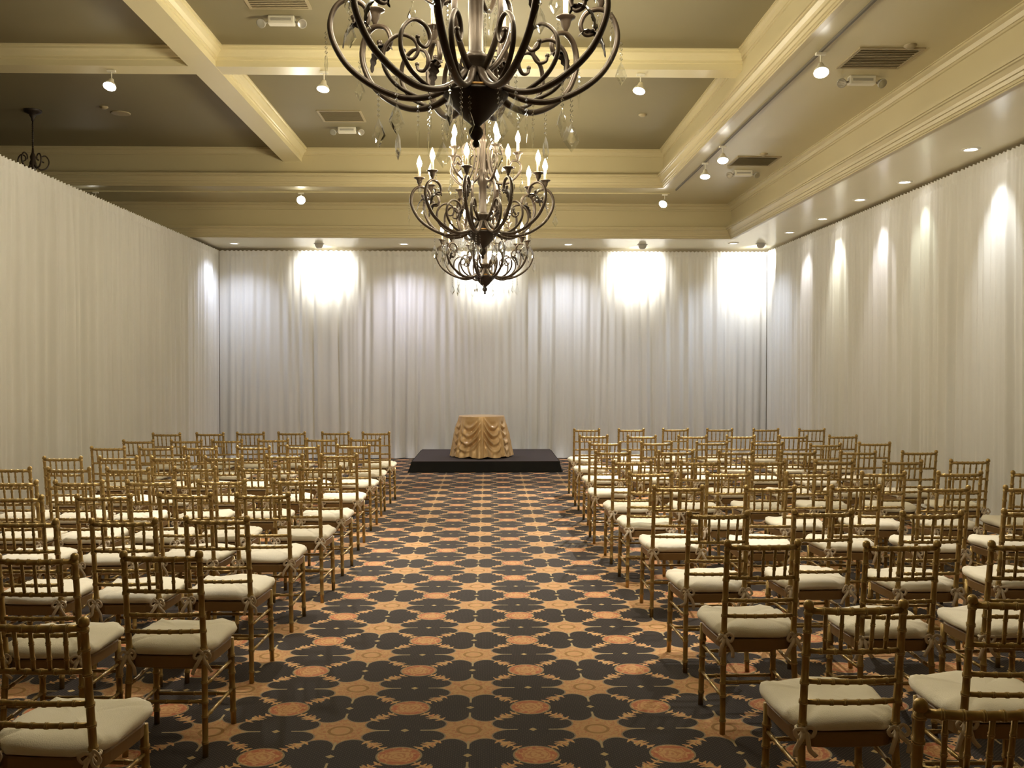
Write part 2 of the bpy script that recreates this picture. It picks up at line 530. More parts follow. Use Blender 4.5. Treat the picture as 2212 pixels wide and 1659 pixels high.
# ------------------------------------------------------------------ lamps
def spot(parent, loc, target, watts, col, size=75, blend=0.6, soft=0.04):
    l = bpy.data.lights.new('spot_beam', 'SPOT')
    l.energy = watts; l.color = col; l.spot_size = math.radians(size); l.spot_blend = blend; l.shadow_soft_size = soft
    o = bpy.data.objects.new('spot_beam', l)
    link(o, parent)
    o.location = loc
    o.rotation_euler = (Vector(target) - Vector(loc)).to_track_quat('-Z', 'Y').to_euler()
    return o

bm = bmesh.new()
lathe(bm, [(0.062, -0.001), (0.066, -0.012), (0.088, -0.010), (0.096, -0.004), (0.098, 0.0)], 24, cap=False)
TRIM = mesh_of('downlight_trim', bm, M['white'], True)
bm = bmesh.new()
lathe(bm, [(0.0, -0.006), (0.045, -0.0055), (0.0635, -0.002)], 24, cap=False)
bmesh.ops.reverse_faces(bm, faces=bm.faces[:])
LENS = mesh_of('downlight_lens', bm, M['lens'])

def downlight(x, y, watts, col, label, size=84, blend=0.9, aim=(0, 0, -1)):
    r = empty('recessed_downlight', (x, y, ZS))
    tag(r, label, 'downlight', 'recessed downlights in the soffit')
    ob('trim_ring', TRIM, r); ob('lens', LENS, r)
    spot(r, (0, 0, -0.03), aim, watts, col, size, blend, 0.06)
downlight(5.0, 10.02, W_DOWN * 1.9, (0.93, 0.97, 1.0), 'recessed downlight along the right drapes, nearest the camera', 58, 1.0, (0.33, 0.05, -1))
downlight(5.07, 11.79, W_DOWN * 0.75, (0.93, 1.0, 0.84), 'recessed downlight along the right drapes, second from the camera', 58, 1.0, (0.33, 0.05, -1))
downlight(5.0, 13.04, W_DOWN * 1.5, (0.97, 0.94, 1.0), 'recessed downlight along the right drapes, third from the camera', 58, 1.0, (0.33, 0.05, -1))
downlight(5.07, 14.71, W_DOWN * 2.1, (1.0, 1.0, 0.86), 'recessed downlight along the right drapes, fourth from the camera', 58, 1.0, (0.33, 0.05, -1))
downlight(5.02, 16.18, W_DOWN * 1.3, (0.95, 0.94, 1.0), 'recessed downlight along the right drapes, fifth from the camera', 58, 1.0, (0.33, 0.05, -1))
downlight(4.44, 17.62, W_BACK, (0.70, 0.80, 1.0), 'recessed downlight in the back soffit, rightmost', 132, 1.0)
downlight(-4.64, 17.84, W_BACK * 0.8, (0.70, 0.78, 1.0), 'recessed downlight in the back soffit, leftmost', 132, 1.0)
downlight(-1.56, 17.84, W_BACK, (0.76, 0.78, 1.0), 'recessed downlight in the back soffit, just left of the chandeliers', 132, 1.0)
downlight(1.45, 17.84, W_BACK, (0.74, 0.81, 1.0), 'recessed downlight in the back soffit, just right of the chandeliers', 132, 1.0)

bm = bmesh.new()
lathe(bm, [(0.098, 0.0), (0.096, -0.006), (0.078, -0.01), (0.075, -0.03), (0.066, -0.055), (0.05, -0.075), (0.03, -0.085), (0.0, -0.088)], 20, cap=False)
EYE = mesh_of('eyeball_shell', bm, M['greyw'], True)
bm = bmesh.new()
lathe(bm, [(0.0, 0.0), (0.02, 0.001), (0.028, 0.0)], 16, cap=False)
EYEL = mesh_of('eyeball_lens', bm, M['lens'])
def eyeball(x, y, tgt, watts, label, size=98):
    r = empty('eyeball_spotlight', (x, y, ZS))
    tag(r, label, 'spotlight', 'swivelling eyeball spotlights in the back soffit')
    ob('shell', EYE, r)
    d = (Vector(tgt) - Vector((x, y, ZS - 0.04))).normalized()
    q = d.to_track_quat('Z', 'Y').to_euler()
    ob('lens', EYEL, r, Vector((0, 0, -0.035)) + d * 0.050, q)
    spot(r, Vector((0, 0, -0.035)) + d * 0.085, Vector((0, 0, -0.035)) + d, watts, C_COOL, size, 1.0, 0.04)
eyeball(-3.11, 17.88, (-3.11, YB, 3.66), W_EYE, 'grey eyeball spotlight in the back soffit, left of the chandeliers')
eyeball(-0.06, 17.88, (-0.06, YB, 3.66), W_EYE, 'grey eyeball spotlight in the back soffit, hidden behind the chandeliers')
eyeball(2.82, 17.88, (2.82, YB, 3.66), W_EYE, 'grey eyeball spotlight in the back soffit, right of the chandeliers')
eyeball(4.95, 17.66, (5.05, YB, 3.62), W_EYE, 'grey eyeball spotlight in the back soffit, close to the right corner')

# track heads: stem, yoke, white can, glowing lens
bm = bmesh.new(); lathe(bm, [(0.007, 0.0), (0.007, -0.09)], 8)
STEM = mesh_of('stem', bm, M['white'])
bm = bmesh.new(); box(bm, -0.045, 0.045, -0.018, 0.018, -0.022, 0.0)
ADAPT = mesh_of('track_adapter', bm, M['white'])
bm = bmesh.new()
lathe(bm, [(0.0, 0.10), (0.024, 0.10), (0.030, 0.075), (0.036, 0.055), (0.058, 0.028), (0.070, 0.0), (0.072, -0.006), (0.066, -0.006)], 20, cap=False)
CAN = mesh_of('lamp_can', bm, M['white'], True)
bm = bmesh.new(); lathe(bm, [(0.0, -0.022), (0.04, -0.017), (0.068, -0.004)], 20, cap=False)
bmesh.ops.reverse_faces(bm, faces=bm.faces[:])
TL = mesh_of('lamp_lens', bm, M['lensw'])
def track_head(x, y, z, tgt, watts, label, size=50, blend=0.8, col=C_WARM, group='white track spotlights under the ceiling'):
    r = empty('track_spotlight', (x, y, z))
    tag(r, label, 'spotlight', group)
    ob('track_adapter', ADAPT, r); ob('stem', STEM, r, (0, 0, -0.02))
    d = (Vector(tgt) - Vector((x, y, z - 0.2))).normalized()
    q = (-d).to_track_quat('Z', 'Y').to_euler()
    c = Vector((0, 0, -0.11)) + d * 0.09
    can = ob('lamp_can', CAN, r, c, q)
    ob('lens', TL, can)
    spot(r, c + d * 0.03, c + d, watts, col, size, blend, 0.05)
yb = BEAMY[0]
track_head(-4.14, yb, ZB, (-4.3, 8.0, 0), W_TRACK, 'white track spotlight under the cross beam, leftmost, above the left drapes')
track_head(-1.82, yb, ZB, (-2.2, 9.4, 0), W_TRACK * 1.3, 'white track spotlight under the cross beam, left of the big chandelier')
track_head(1.68, yb, ZB, (0.5, 9.2, 0), W_TRACK * 1.0, 'white track spotlight under the cross beam, right of the big chandelier')
yb = BEAMY[1]
for x, tx, ty, w, nm in ((-1.82, -2.4, 6.35, 1.4, 'left'), (1.68, 0.7, 7.1, 1.6, 'right')):
    track_head(x, yb, ZB, (tx, ty, 0), W_TRACK * w * 0.5, 'white track spotlight under the second cross beam overhead, %s of centre' % nm)
TX = 3.0
bm = bmesh.new(); box(bm, TX - 0.011, TX + 0.011, 2.0, 15.6, Z1 - 0.022, Z1)
tag(ob('lighting_track', mesh_of('lighting_track', bm, M['trackm'])), 'thin grey lighting track along the right tier ceiling', 'track')
bm = bmesh.new(); box(bm, -8.6, 2.96, 15.927, 15.949, Z1 - 0.022, Z1)
tag(ob('lighting_track', mesh_of('lighting_track', bm, M['tier'])), 'thin white lighting track across the back tier ceiling', 'track')
track_head(TX, 8.78, Z1 - 0.022, (2.5, 6.4, 0), W_TRACK * 0.8, 'white track spotlight on the right track, nearest the camera')
track_head(TX, 12.47, Z1 - 0.022, (2.6, 10.4, 0), W_TRACK * 1.0, 'white track spotlight on the right track, middle one, turned outward')
track_head(TX, 13.49, Z1 - 0.022, (2.6, 12.0, 0), W_TRACK * 1.0, 'white track spotlight on the right track, farthest, aimed straight down')
track_head(2.88, 15.938, Z1 - 0.022, (0.1, 11.7, 0), W_TRACK * 3.2, 'white track spotlight on the back track at the right corner')
track_head(-3.06, 15.938, Z1 - 0.022, (-0.6, 2.5, 0.8), W_TRACK * 0.8, 'white track spotlight on the back track, facing the camera, flaring bright')
track_head(-6.37, 15.938, Z1 - 0.022, (-7.6, 11.0, 0), W_TRACK * 0.8, 'white track spotlight on the back track, peeking over the left drapes')

# ------------------------------------------------------------------ ceiling fittings
bm = bmesh.new()
for q in ((-0.3, 0.3, -0.3, -0.27), (-0.3, 0.3, 0.27, 0.3), (-0.3, -0.27, -0.27, 0.27), (0.27, 0.3, -0.27, 0.27)):
    box(bm, *q, -0.012, 0.0)
VFR = mesh_of('vent_frame', bm, M['vent'])
VBK = boxmesh('vent_back', M['ventdark'], -0.27, 0.27, -0.27, 0.27, -0.003, -0.001)
bm = bmesh.new()
vs = box(bm, -0.27, 0.27, -0.017, 0.017, -0.0015, 0.0015)
VSL = mesh_of('vent_slat', bm, M['vent'])
def vent(x, y, z, label):
    r = empty('air_vent', (x, y, z)); tag(r, label, 'air vent', 'square ceiling air vents')
    ob('backing', VBK, r); ob('frame', VFR, r)
    for k in range(12):
        ob('slat', VSL, r, (0, -0.2475 + 0.045 * k, -0.008), (math.radians(12), 0, 0))
vent(-2.01, 9.2, Z2, 'square taupe air vent at the top edge, left of the big chandelier')
vent(-2.03, 13.5, Z2, 'square taupe air vent in the far coffer, left of the chandeliers')
vent(3.62, 8.98, Z1, 'square taupe air vent in the right tier ceiling, nearer the camera')
vent(3.67, 13.45, Z1, 'square taupe air vent in the right tier ceiling, farther back')

EB = boxmesh('emergency_body', M['white'], -0.13, 0.13, -0.045, 0.045, -0.085, 0.0, bevel=0.012)
EBL = boxmesh('emergency_band', M['greyw'], -0.1, 0.1, -0.049, -0.044, -0.055, -0.03)
bm = bmesh.new()
lathe(bm, [(0.0, 0.05), (0.02, 0.05), (0.04, 0.02), (0.048, 0.0), (0.048, -0.012), (0.042, -0.012)], 16, cap=False)
EH = mesh_of('emergency_head', bm, M['greyw'], True)
bm = bmesh.new(); lathe(bm, [(0.0, -0.002), (0.043, -0.010)], 16, cap=False)
bmesh.ops.reverse_faces(bm, faces=bm.faces[:])
EL = mesh_of('emergency_lens', bm, M['reflector'], True)
bm = bmesh.new(); tube(bm, [(0, 0, 0), (0.04, 0, -0.02)], 0.01, 8)
EA = mesh_of('emergency_arm', bm, M['greyw'])
def emergency(x, y, z, label):
    r = empty('emergency_light', (x, y, z)); tag(r, label, 'emergency light', 'twin-headed emergency lights on the ceiling')
    ob('body', EB, r); ob('face_band', EBL, r)
    for s in (-1, 1):
        ob('arm', EA, r, (0.125 * s, 0, -0.05), (0, 0, 0 if s > 0 else PI))
        h = ob('lamp_head', EH, r, (0.2 * s, -0.01, -0.07), (math.radians(-48), math.radians(-25 * s), 0))
        ob('lens', EL, h)
emergency(-2.05, 9.72, Z2, 'white twin-headed emergency light at the top, left of the big chandelier')
emergency(-2.05, 14.14, Z2, 'white twin-headed emergency light in the far coffer, left of the chandeliers')
emergency(3.67, 9.55, Z1, 'white twin-headed emergency light on the right tier ceiling, nearer the camera')
emergency(3.69, 14.1, Z1, 'white twin-headed emergency light on the right tier ceiling, farther back')

bm = bmesh.new(); lathe(bm, [(0.055, 0.0), (0.055, -0.012), (0.03, -0.03), (0.0, -0.034)], 18, cap=False)
DET = mesh_of('detector', bm, M['vent'], True)
bm = bmesh.new(); lathe(bm, [(0.13, 0.0), (0.13, -0.008), (0.115, -0.012), (0.0, -0.012)], 24, cap=False)
SPK = mesh_of('speaker', bm, M['vent'], True)
tag(ob('smoke_detector', DET, None, (-5.12, 13.1, Z2)), 'small taupe smoke detector in the left coffer by the round speaker', 'detector')
tag(ob('ceiling_speaker', SPK, None, (-5.02, 13.42, Z2)), 'round taupe ceiling speaker in the left coffer', 'speaker')
tag(ob('smoke_detector', DET, None, (2.1, 13.33, Z2)), 'small taupe smoke detector in the far coffer, right of the chandeliers', 'detector')
tag(ob('smoke_detector', DET, None, (3.75, 8.62, Z1)), 'small taupe smoke detector behind the nearer right air vent', 'detector')
tag(ob('smoke_detector', DET, None, (3.68, 13.0, Z1)), 'small taupe smoke detector by the farther right air vent', 'detector')

# ------------------------------------------------------------------ chandeliers
def rz(pts):      # profile points (r, z) in the xz plane
    return [Vector((r, 0, z)) for r, z in pts]

ARM = catmull(rz([(.05, .10), (.12, .03), (.22, -.02), (.34, -.025), (.46, .02), (.57, .10), (.635, .20), (.655, .29), (.63, .37), (.575, .405), (.51, .385), (.482, .33), (.502, .287), (.54, .292), (.55, .325)]), 5)
SCR = catmull(rz([(.27, -.02), (.36, .03), (.415, .11), (.41, .20), (.35, .255), (.285, .24), (.262, .19), (.285, .15), (.32, .158), (.328, .185)]), 5)
INN = catmull(rz([(.05, .10), (.115, .17), (.17, .29), (.165, .42), (.11, .54), (.075, .66), (.09, .77), (.15, .82), (.195, .78), (.18, .73), (.148, .742)]), 5)
UPA = catmull(rz([(.035, .52), (.12, .455), (.22, .45), (.305, .51), (.35, .585), (.335, .645), (.28, .66), (.245, .62), (.262, .588), (.288, .6)]), 5)
TOP = catmull(rz([(.03, 1.50), (.09, 1.44), (.17, 1.47), (.20, 1.56), (.16, 1.63), (.105, 1.61), (.10, 1.56), (.13, 1.545)]), 5)
def rad_taper(n, r0, r1, r2):
    return [(r0 + (r1 - r0) * min(1, i / n * 1.6)) if i / n < 0.62 else r1 + (r2 - r1) * ((i / n - .62) / .38) for i in range(n)]
def tmesh(name, pts, r0, r1, r2, flat=1.25):
    bm = bmesh.new(); tube(bm, pts, rad_taper(len(pts), r0, r1, r2), 8, flat)
    lathe(bm, [(0, -r2 * 1.7), (r2 * 1.5, -r2 * .8), (r2 * 1.5, r2 * .8), (0, r2 * 1.7)], 8, tuple(pts[-1]))
    return mesh_of(name, bm, M['iron'], True)
AM = tmesh('arm', ARM, .016, .0125, .009)
SM = tmesh('scroll', SCR, .010, .009, .007)
IM = tmesh('inner_scroll', INN, .013, .010, .008)
UM = tmesh('upper_arm', UPA, .012, .010, .008)
TM = tmesh('top_scroll', TOP, .010, .009, .007)
def leaf_mesh():
    bm = bmesh.new()
    sp = catmull(rz([(.60, .19), (.585, .255), (.545, .30), (.50, .305), (.475, .28)]), 4)
    n = len(sp); top, bot = [], []
    for i, p in enumerate(sp):
        w = 0.034 * math.sin(PI * min(1, (i + 1.2) / (n + 0.6))) * (1.0 if i % 2 else 0.62)
        top.append([bm.verts.new(p + Vector((0, k * w, 0.008 * (1 - abs(k)) - 0.0015))) for k in (-1, 0, 1)])
        bot.append([bm.verts.new(p + Vector((-.003, k * w, 0.008 * (1 - abs(k)) - 0.006))) for k in (-1, 0, 1)])
    for a, b, c, d in zip(top, top[1:], bot, bot[1:]):
        for k in (0, 1):
            bm.faces.new((a[k], a[k + 1], b[k + 1], b[k])); bm.faces.new((c[k], d[k], d[k + 1], c[k + 1]))
        bm.faces.new((a[0], b[0], d[0], c[0])); bm.faces.new((a[2], c[2], d[2], b[2]))
    return mesh_of('leaf', bm, M['irondark'], False)
LM = leaf_mesh()
bm = bmesh.new()
lathe(bm, [(0.0, -.012), (.010, -.008), (.012, .0), (.022, .018), (.026, .038), (.032, .05), (.048, .056), (.05, .062), (.044, .066), (.03, .06), (.0, .058)], 14, cap=False)
CUP = mesh_of('candle_cup', bm, M['iron'], True)
bm = bmesh.new(); lathe(bm, [(.0135, .0), (.0135, .095), (.010, .10), (0, .10)], 12)
CND = mesh_of('candle', bm, M['candle'], True)
bm = bmesh.new(); lathe(bm, [(.009, .0), (.018, .016), (.023, .036), (.019, .06), (.009, .088), (.0, .112)], 10)
BLB = mesh_of('bulb', bm, M['bulb'], True)
BLO = mesh_of('bulb_off', (lambda q: (lathe(q, [(.008, .0), (.015, .016), (.019, .034), (.016, .055), (.008, .08), (.0, .10)], 10), q)[1])(bmesh.new()), M['bulboff'], True)

def octa(bm, c, rx, rz_):
    c = Vector(c)
    lathe(bm, [(0, -rz_), (rx, 0), (0, rz_)], 6, tuple(c), cap=False)
def kite(bm, z, w, h, th):
    out = [(0, z), (-w * .26, z - h * .25), (-w * .5, z - h * .62), (-w * .24, z - h * .82), (0, z - h), (w * .24, z - h * .82), (w * .5, z - h * .62), (w * .26, z - h * .25)]
    rim = [bm.verts.new((x, 0, q)) for x, q in out]
    for sgn in (-1, 1):
        inner = [bm.verts.new((x * .5, sgn * th, z - h * .5 + (q - (z - h * .5)) * .55)) for x, q in out]
        for i in range(8):
            j = (i + 1) % 8
            f = (rim[i], rim[j], inner[j], inner[i])
            bm.faces.new(f if sgn < 0 else f[::-1])
        bm.faces.new(inner if sgn < 0 else inner[::-1])
def crystal(nb, w, h):
    bm = bmesh.new(); z = 0
    for k in range(nb):
        octa(bm, (0, 0, z - .011), .0085, .011); z -= .023
    kite(bm, z, w, h, .011)
    bmesh.ops.recalc_face_normals(bm, faces=bm.faces[:])
    return mesh_of('crystal_drop', bm, M['crystal'])
def icicle(nb, h):
    bm = bmesh.new(); z = 0
    for k in range(nb):
        octa(bm, (0, 0, z - .010), .0075, .010); z -= .021
    lathe(bm, [(0, z - h), (.0085, z - h * .35), (.006, z - .01), (0, z)], 6, cap=False)
    bmesh.ops.recalc_face_normals(bm, faces=bm.faces[:])
    return mesh_of('crystal_drop', bm, M['crystal'])
C1, C2, C3, C4 = crystal(5, .078, .135), crystal(4, .058, .11), icicle(5, .12), crystal(3, .045, .085)

def chandelier(label, loc, lit=True, src=None):
    r = empty('chandelier', loc)
    tag(r, label, 'chandelier', 'scrolled iron chandeliers with crystal drops')
    H = Z2 - loc[2]
    bm = bmesh.new()
    lathe(bm, [(0, -.245), (.012, -.24), (.016, -.225), (.010, -.212), (.024, -.20), (.034, -.18), (.030, -.16), (.018, -.148), (.03, -.135), (.055, -.115), (.09, -.075), (.125, -.04), (.14, -.018), (.148, -.01), (.148, .0), (.12, .006)], 24, cap=False)
    ob('bowl', mesh_of('bowl', bm, M['irondark'], True), r)
    bm = bmesh.new(); lathe(bm, [(.12, .004), (.128, .008), (.128, .018), (.118, .022), (.07, .024)], 24, cap=False)
    ob('gilt_band', mesh_of('gilt_band', bm, M['gilt'], True), r)
    bm = bmesh.new()
    prof = [(.075, .02), (.06, .04), (.05, .10), (.062, .14), (.07, .15), (.07, .165), (.05, .172), (.036, .19), (.034, .42), (.044, .44), (.05, .47), (.05, .54), (.04, .56), (.03, .58), (.026, .80), (.036, .82), (.04, .84), (.03, .87), (.02, .90), (.018, 1.38), (.034, 1.42), (.045, 1.46), (.045, 1.52), (.03, 1.56), (.04, 1.60), (.016, 1.66), (.012, 1.72), (0, 1.72)]
    lathe(bm, prof, 16, cap=False)
    ob('stem', mesh_of('stem', bm, M['iron'], True), r)
    bm = bmesh.new()
    lathe(bm, [(.009, 1.70), (.009, H - .13)], 8)
    for k in range(12):
        z = 1.74 + k * (H - 1.93) / 11
        lathe(bm, [(.008, z - .012), (.014, z), (.008, z + .012)], 8, cap=False)
    ob('hanging_rod', mesh_of('hanging_rod', bm, M['irondark'], True), r)
    bm = bmesh.new(); lathe(bm, [(0, H - .15), (.015, H - .145), (.02, H - .11), (.04, H - .08), (.045, H - .06), (.105, H - .035), (.12, H - .012), (.12, H)], 20, cap=False)
    ob('ceiling_canopy', mesh_of('ceiling_canopy', bm, M['irondark'], True), r)
    bl = BLB if lit else BLO
    ztop = .425
    for k in range(10):
        a = ob('arm', AM, r, (0, 0, 0), (0, 0, 2 * PI * (k + .13) / 10))
        ob('scroll', SM, a); ob('leaf', LM, a)
        ob('candle_cup', CUP, a, (.578, 0, ztop)); ob('candle', CND, a, (.578, 0, ztop + .055)); ob('bulb', bl, a, (.578, 0, ztop + .152))
        ob('crystal_drop', C1, a, (.44, 0, -.006), (0, 0, .5 * k)); ob('crystal_drop', C3 if k % 2 else C2, a, (.672, 0, .26), (0, 0, .9 * k))
        ob('crystal_drop', C3, a, (.262, 0, -.035), (0, 0, .7 * k))
        ob('crystal_drop', C4 if k % 2 else C2, a, (.575, .05, ztop + .05), (0, 0, .4 * k))
    for k in range(5):
        s = ob('inner_scroll', IM, r, (0, 0, 0), (0, 0, 2 * PI * (k + .3) / 5))
        ob('crystal_drop', C2, s, (.192, 0, .745), (0, 0, .8 * k))
        ob('crystal_drop', C2, r, (.135 * math.cos(2 * PI * (k + .6) / 5), .135 * math.sin(2 * PI * (k + .6) / 5), -.02), (0, 0, .8 * k))
        ob('top_scroll', TM, r, (0, 0, 0), (0, 0, 2 * PI * (k + .5) / 5))
        u = ob('upper_arm', UM, r, (0, 0, 0), (0, 0, 2 * PI * (k + .05) / 5))
        ob('candle_cup', CUP, u, (.325, 0, .672)); ob('candle', CND, u, (.325, 0, .727)); ob('bulb', bl, u, (.325, 0, .824))
        ob('crystal_drop', C2, u, (.36, 0, .57), (0, 0, .6 * k)); ob('crystal_drop', C3, u, (.16, 0, .44), (0, 0, .6 * k))
    return r
CX, CZ = -0.06, 2.97
chandelier('large lit iron chandelier nearest the camera, cut by the top edge', (CX, 4.45, CZ))
chandelier('lit iron chandelier in the middle of the row of three', (CX, 8.95, CZ))
chandelier('lit iron chandelier farthest back, lowest in the picture', (CX, 13.2, CZ))
chandelier('unlit iron chandelier on a rod behind the left drapes', (-6.15, 13.3, CZ), lit=False)

# ------------------------------------------------------------------ stage and table
SX0, SX1, SY0, SY1, SZ = -1.28, 1.16, 16.1, 18.5, 0.185
st = empty('stage_platform', ((SX0 + SX1) / 2, (SY0 + SY1) / 2, 0))
tag(st, 'low square stage platform with dark deck and black skirt', 'stage')
cx, cy = (SX0 + SX1) / 2, (SY0 + SY1) / 2
dk = ob('deck', boxmesh('deck', M['deck'], SX0 - cx, SX1 - cx, SY0 - cy, SY1 - cy, SZ - 0.04, SZ, bevel=0.012), st)
def skirt():
    bm = bmesh.new()
    path = []
    for (xa, ya, xb, yb_) in ((SX0, SY1, SX0, SY0), (SX0, SY0, SX1, SY0), (SX1, SY0, SX1, SY1)):
        L = math.hypot(xb - xa, yb_ - ya); n = int(L / 0.02)
        for i in range(n):
            path.append((xa + (xb - xa) * i / n - cx, ya + (yb_ - ya) * i / n - cy))
    path.append((SX1 - cx, SY1 - cy))
    rows = []
    for q in range(5):
        t = q / 4
        row = []
        for i, (x, y) in enumerate(path):
            s = i * 0.02
            k = 1 + (0.012 + 0.045 * t ** 1.5 + 0.012 * t * math.sin(s * 17 + math.sin(s * 5) * 2)) / 1.2
            row.append(bm.verts.new((x * k, y * k if y < 0 else y, (SZ - 0.012) * (1 - t) + 0.003)))
        rows.append(row)
    for a, b in zip(rows, rows[1:]):
        for i in range(len(path) - 1):
            bm.faces.new((a[i], b[i], b[i + 1], a[i + 1]))
    return mesh_of('skirt', bm, M['skirt'], True)
ob('skirt', skirt(), st)

TXc, TYc, TZ = -0.135, 16.95, SZ
tb = empty('round_table', (TXc, TYc, TZ))
tag(tb, 'small round pedestal table under the gold cloth on the stage', 'table')
bm = bmesh.new(); lathe(bm, [(0, .69), (.385, .69), (.392, .695), (.392, .706), (.385, .71), (0, .71)], 40, cap=False)
ob('tabletop', mesh_of('tabletop', bm, M['wall'], False), tb)
bm = bmesh.new(); lathe(bm, [(.035, .03), (.035, .69)], 12)
ob('pedestal', mesh_of('pedestal', bm, M['irondark'], True), tb)
bm = bmesh.new(); lathe(bm, [(.22, 0), (.22, .012), (.06, .03), (0, .03)], 24)
ob('base', mesh_of('base', bm, M['irondark'], True), tb)

def table_cloth():
    bm = bmesh.new()
    N, R = 320, 60
    Zt = .716
    GA = [math.radians(q) for q in (-178, -143, -88, -44, -6, 40, 85, 130)]   # gathers
    GH = [.0, .17, .0, .17, .0, .17, .0, .17]                                   # how far below the rim each gather is pinned
    ctr = bm.verts.new((0, 0, Zt))
    rows = []
    for rr in (.15, .30, .385):
        rows.append([bm.verts.new((rr * math.cos(2 * PI * i / N), rr * math.sin(2 * PI * i / N), Zt)) for i in range(N)])
    for q in range(R + 1):
        t = q / R
        row = []
        for i in range(N):
            th = 2 * PI * i / N
            # neighbouring gathers
            best = []
            for g, ga in enumerate(GA):
                d = (th - ga + PI) % (2 * PI) - PI
                best.append((abs(d), d, g))
            best.sort()
            d0, d1 = best[0][0], best[1][0]
            f = d0 / (d0 + d1 + 1e-6)                 # 0 at gather, .5 in mid swag
            gh = GH[best[0][2]] * (1 - f) + GH[best[1][2]] * f
            base = .396 + .125 * t ** 1.15
            # swag folds: curved bands hanging between gathers
            sag = (math.sin(PI * f)) ** 1.0 * .20
            zz = t * .70
            band = (zz - gh - sag) / .135
            amp = .031 * (1 + .35 * math.sin(best[0][2] * 2.3 + zz * 9)) * min(1, t * 5) * min(1, 4.0 * f) * math.exp(-((zz - gh - .25) / .24) ** 4)
            off = amp * math.sin(2 * PI * band)
            # vertical pleats falling from each gather
            off += .030 * math.exp(-(d0 / .16) ** 2) * min(1, max(0, zz - gh * .4) * 3.2) * (1 + .5 * math.cos(d0 * 40))
            off += .012 * t * math.sin(th * 23 + 1.5 * math.sin(th * 3)) - .02 * t * (2 * f)
            rad = base + off
            if q == 0: rad = .394
            z = Zt - .004 - t * (Zt - .016)
            hem = .028 * (1 - abs(math.sin(th * 5 + .6))) * max(0, (t - .75) / .25)
            row.append(bm.verts.new((rad * math.cos(th), rad * math.sin(th), max(.004, z + hem))))
        rows.append(row)
    for i in range(N):
        j = (i + 1) % N
        bm.faces.new((ctr, rows[0][i], rows[0][j]))
    for a, b in zip(rows, rows[1:]):
        for i in range(N):
            j = (i + 1) % N
            bm.faces.new((a[i], b[i], b[j], a[j]))
    return mesh_of('tablecloth', bm, M['satin'], True)
tag(ob('tablecloth', table_cloth(), None, (TXc, TYc, TZ)), 'champagne gold satin cloth with swags draped over the stage table', 'tablecloth')

# ------------------------------------------------------------------ chairs
PX, PYS, PYT, PYB, PZT = .166, -.185, -.25, -.215, .915
def post(s):
    bm = bmesh.new()
    # rear post: foot, seat level, top
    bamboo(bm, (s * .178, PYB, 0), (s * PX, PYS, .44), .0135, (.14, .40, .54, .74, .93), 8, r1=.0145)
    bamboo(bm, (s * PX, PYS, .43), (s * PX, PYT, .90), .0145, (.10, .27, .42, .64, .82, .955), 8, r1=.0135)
    lathe(bm, [(.0135, -.008), (.0175, -.004), (.0185, .006), (.0165, .016), (.009, .023), (0, .025)], 10, (s * PX, PYT, .90), cap=False)
    return mesh_of('back_post', bm, M['gold'], True)
def fleg(s):
    bm = bmesh.new()
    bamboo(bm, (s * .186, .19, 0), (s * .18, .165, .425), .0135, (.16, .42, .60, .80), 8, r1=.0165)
    return mesh_of('front_leg', bm, M['gold'], True)
def yat(z): return PYS + (PYT - PYS) * (z - .44) / .46
def rail(z, r, rings, bow):
    bm = bmesh.new()
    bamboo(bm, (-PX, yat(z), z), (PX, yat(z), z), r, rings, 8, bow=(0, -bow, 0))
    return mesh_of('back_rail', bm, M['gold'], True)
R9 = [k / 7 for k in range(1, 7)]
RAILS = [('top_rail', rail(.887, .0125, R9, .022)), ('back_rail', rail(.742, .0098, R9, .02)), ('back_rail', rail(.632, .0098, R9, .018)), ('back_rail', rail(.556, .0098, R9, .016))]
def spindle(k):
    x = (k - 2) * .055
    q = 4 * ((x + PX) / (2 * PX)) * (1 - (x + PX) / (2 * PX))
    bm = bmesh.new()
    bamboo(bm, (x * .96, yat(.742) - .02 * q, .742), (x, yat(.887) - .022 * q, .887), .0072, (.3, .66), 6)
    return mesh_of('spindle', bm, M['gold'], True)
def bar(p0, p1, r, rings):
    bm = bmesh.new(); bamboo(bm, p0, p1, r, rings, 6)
    return mesh_of('stretcher', bm, M['gold'], True)
def legy(z): return .19 - .025 * z / .425
def posty(z): return PYB + (PYS - PYB) * z / .44
def legx(z): return .186 - .006 * z / .425
def postx(z): return .178 - .012 * z / .44
STR = []
for s in (-1, 1):
    for z in (.31, .17):
        STR.append(bar((s * postx(z), posty(z), z), (s * legx(z), legy(z), z + .005), .0085, (.2, .5, .8)))
STR.append(bar((-postx(.24), posty(.24), .24), (postx(.24), posty(.24), .24), .0085, (.2, .5, .8)))
for z in (.28, .15):
    STR.append(bar((-legx(z), legy(z), z), (legx(z), legy(z), z), .0085, (.2, .5, .8)))
def seat_outline(n, gx, gy, back=.178, front=.2):
    pts = []
    for i in range(n):
        th = 2 * PI * i / n
        c, s = math.cos(th), math.sin(th)
        e = 2 / 5.2
        x = math.copysign(abs(c) ** e, c); y = math.copysign(abs(s) ** e, s)
        w = back + (front - back) * (y + 1) / 2
        pts.append((x * (w + gx), y * (.195 + gy) + (.018 * (1 - x * x) if y > 0 else 0) - .0))
    return pts
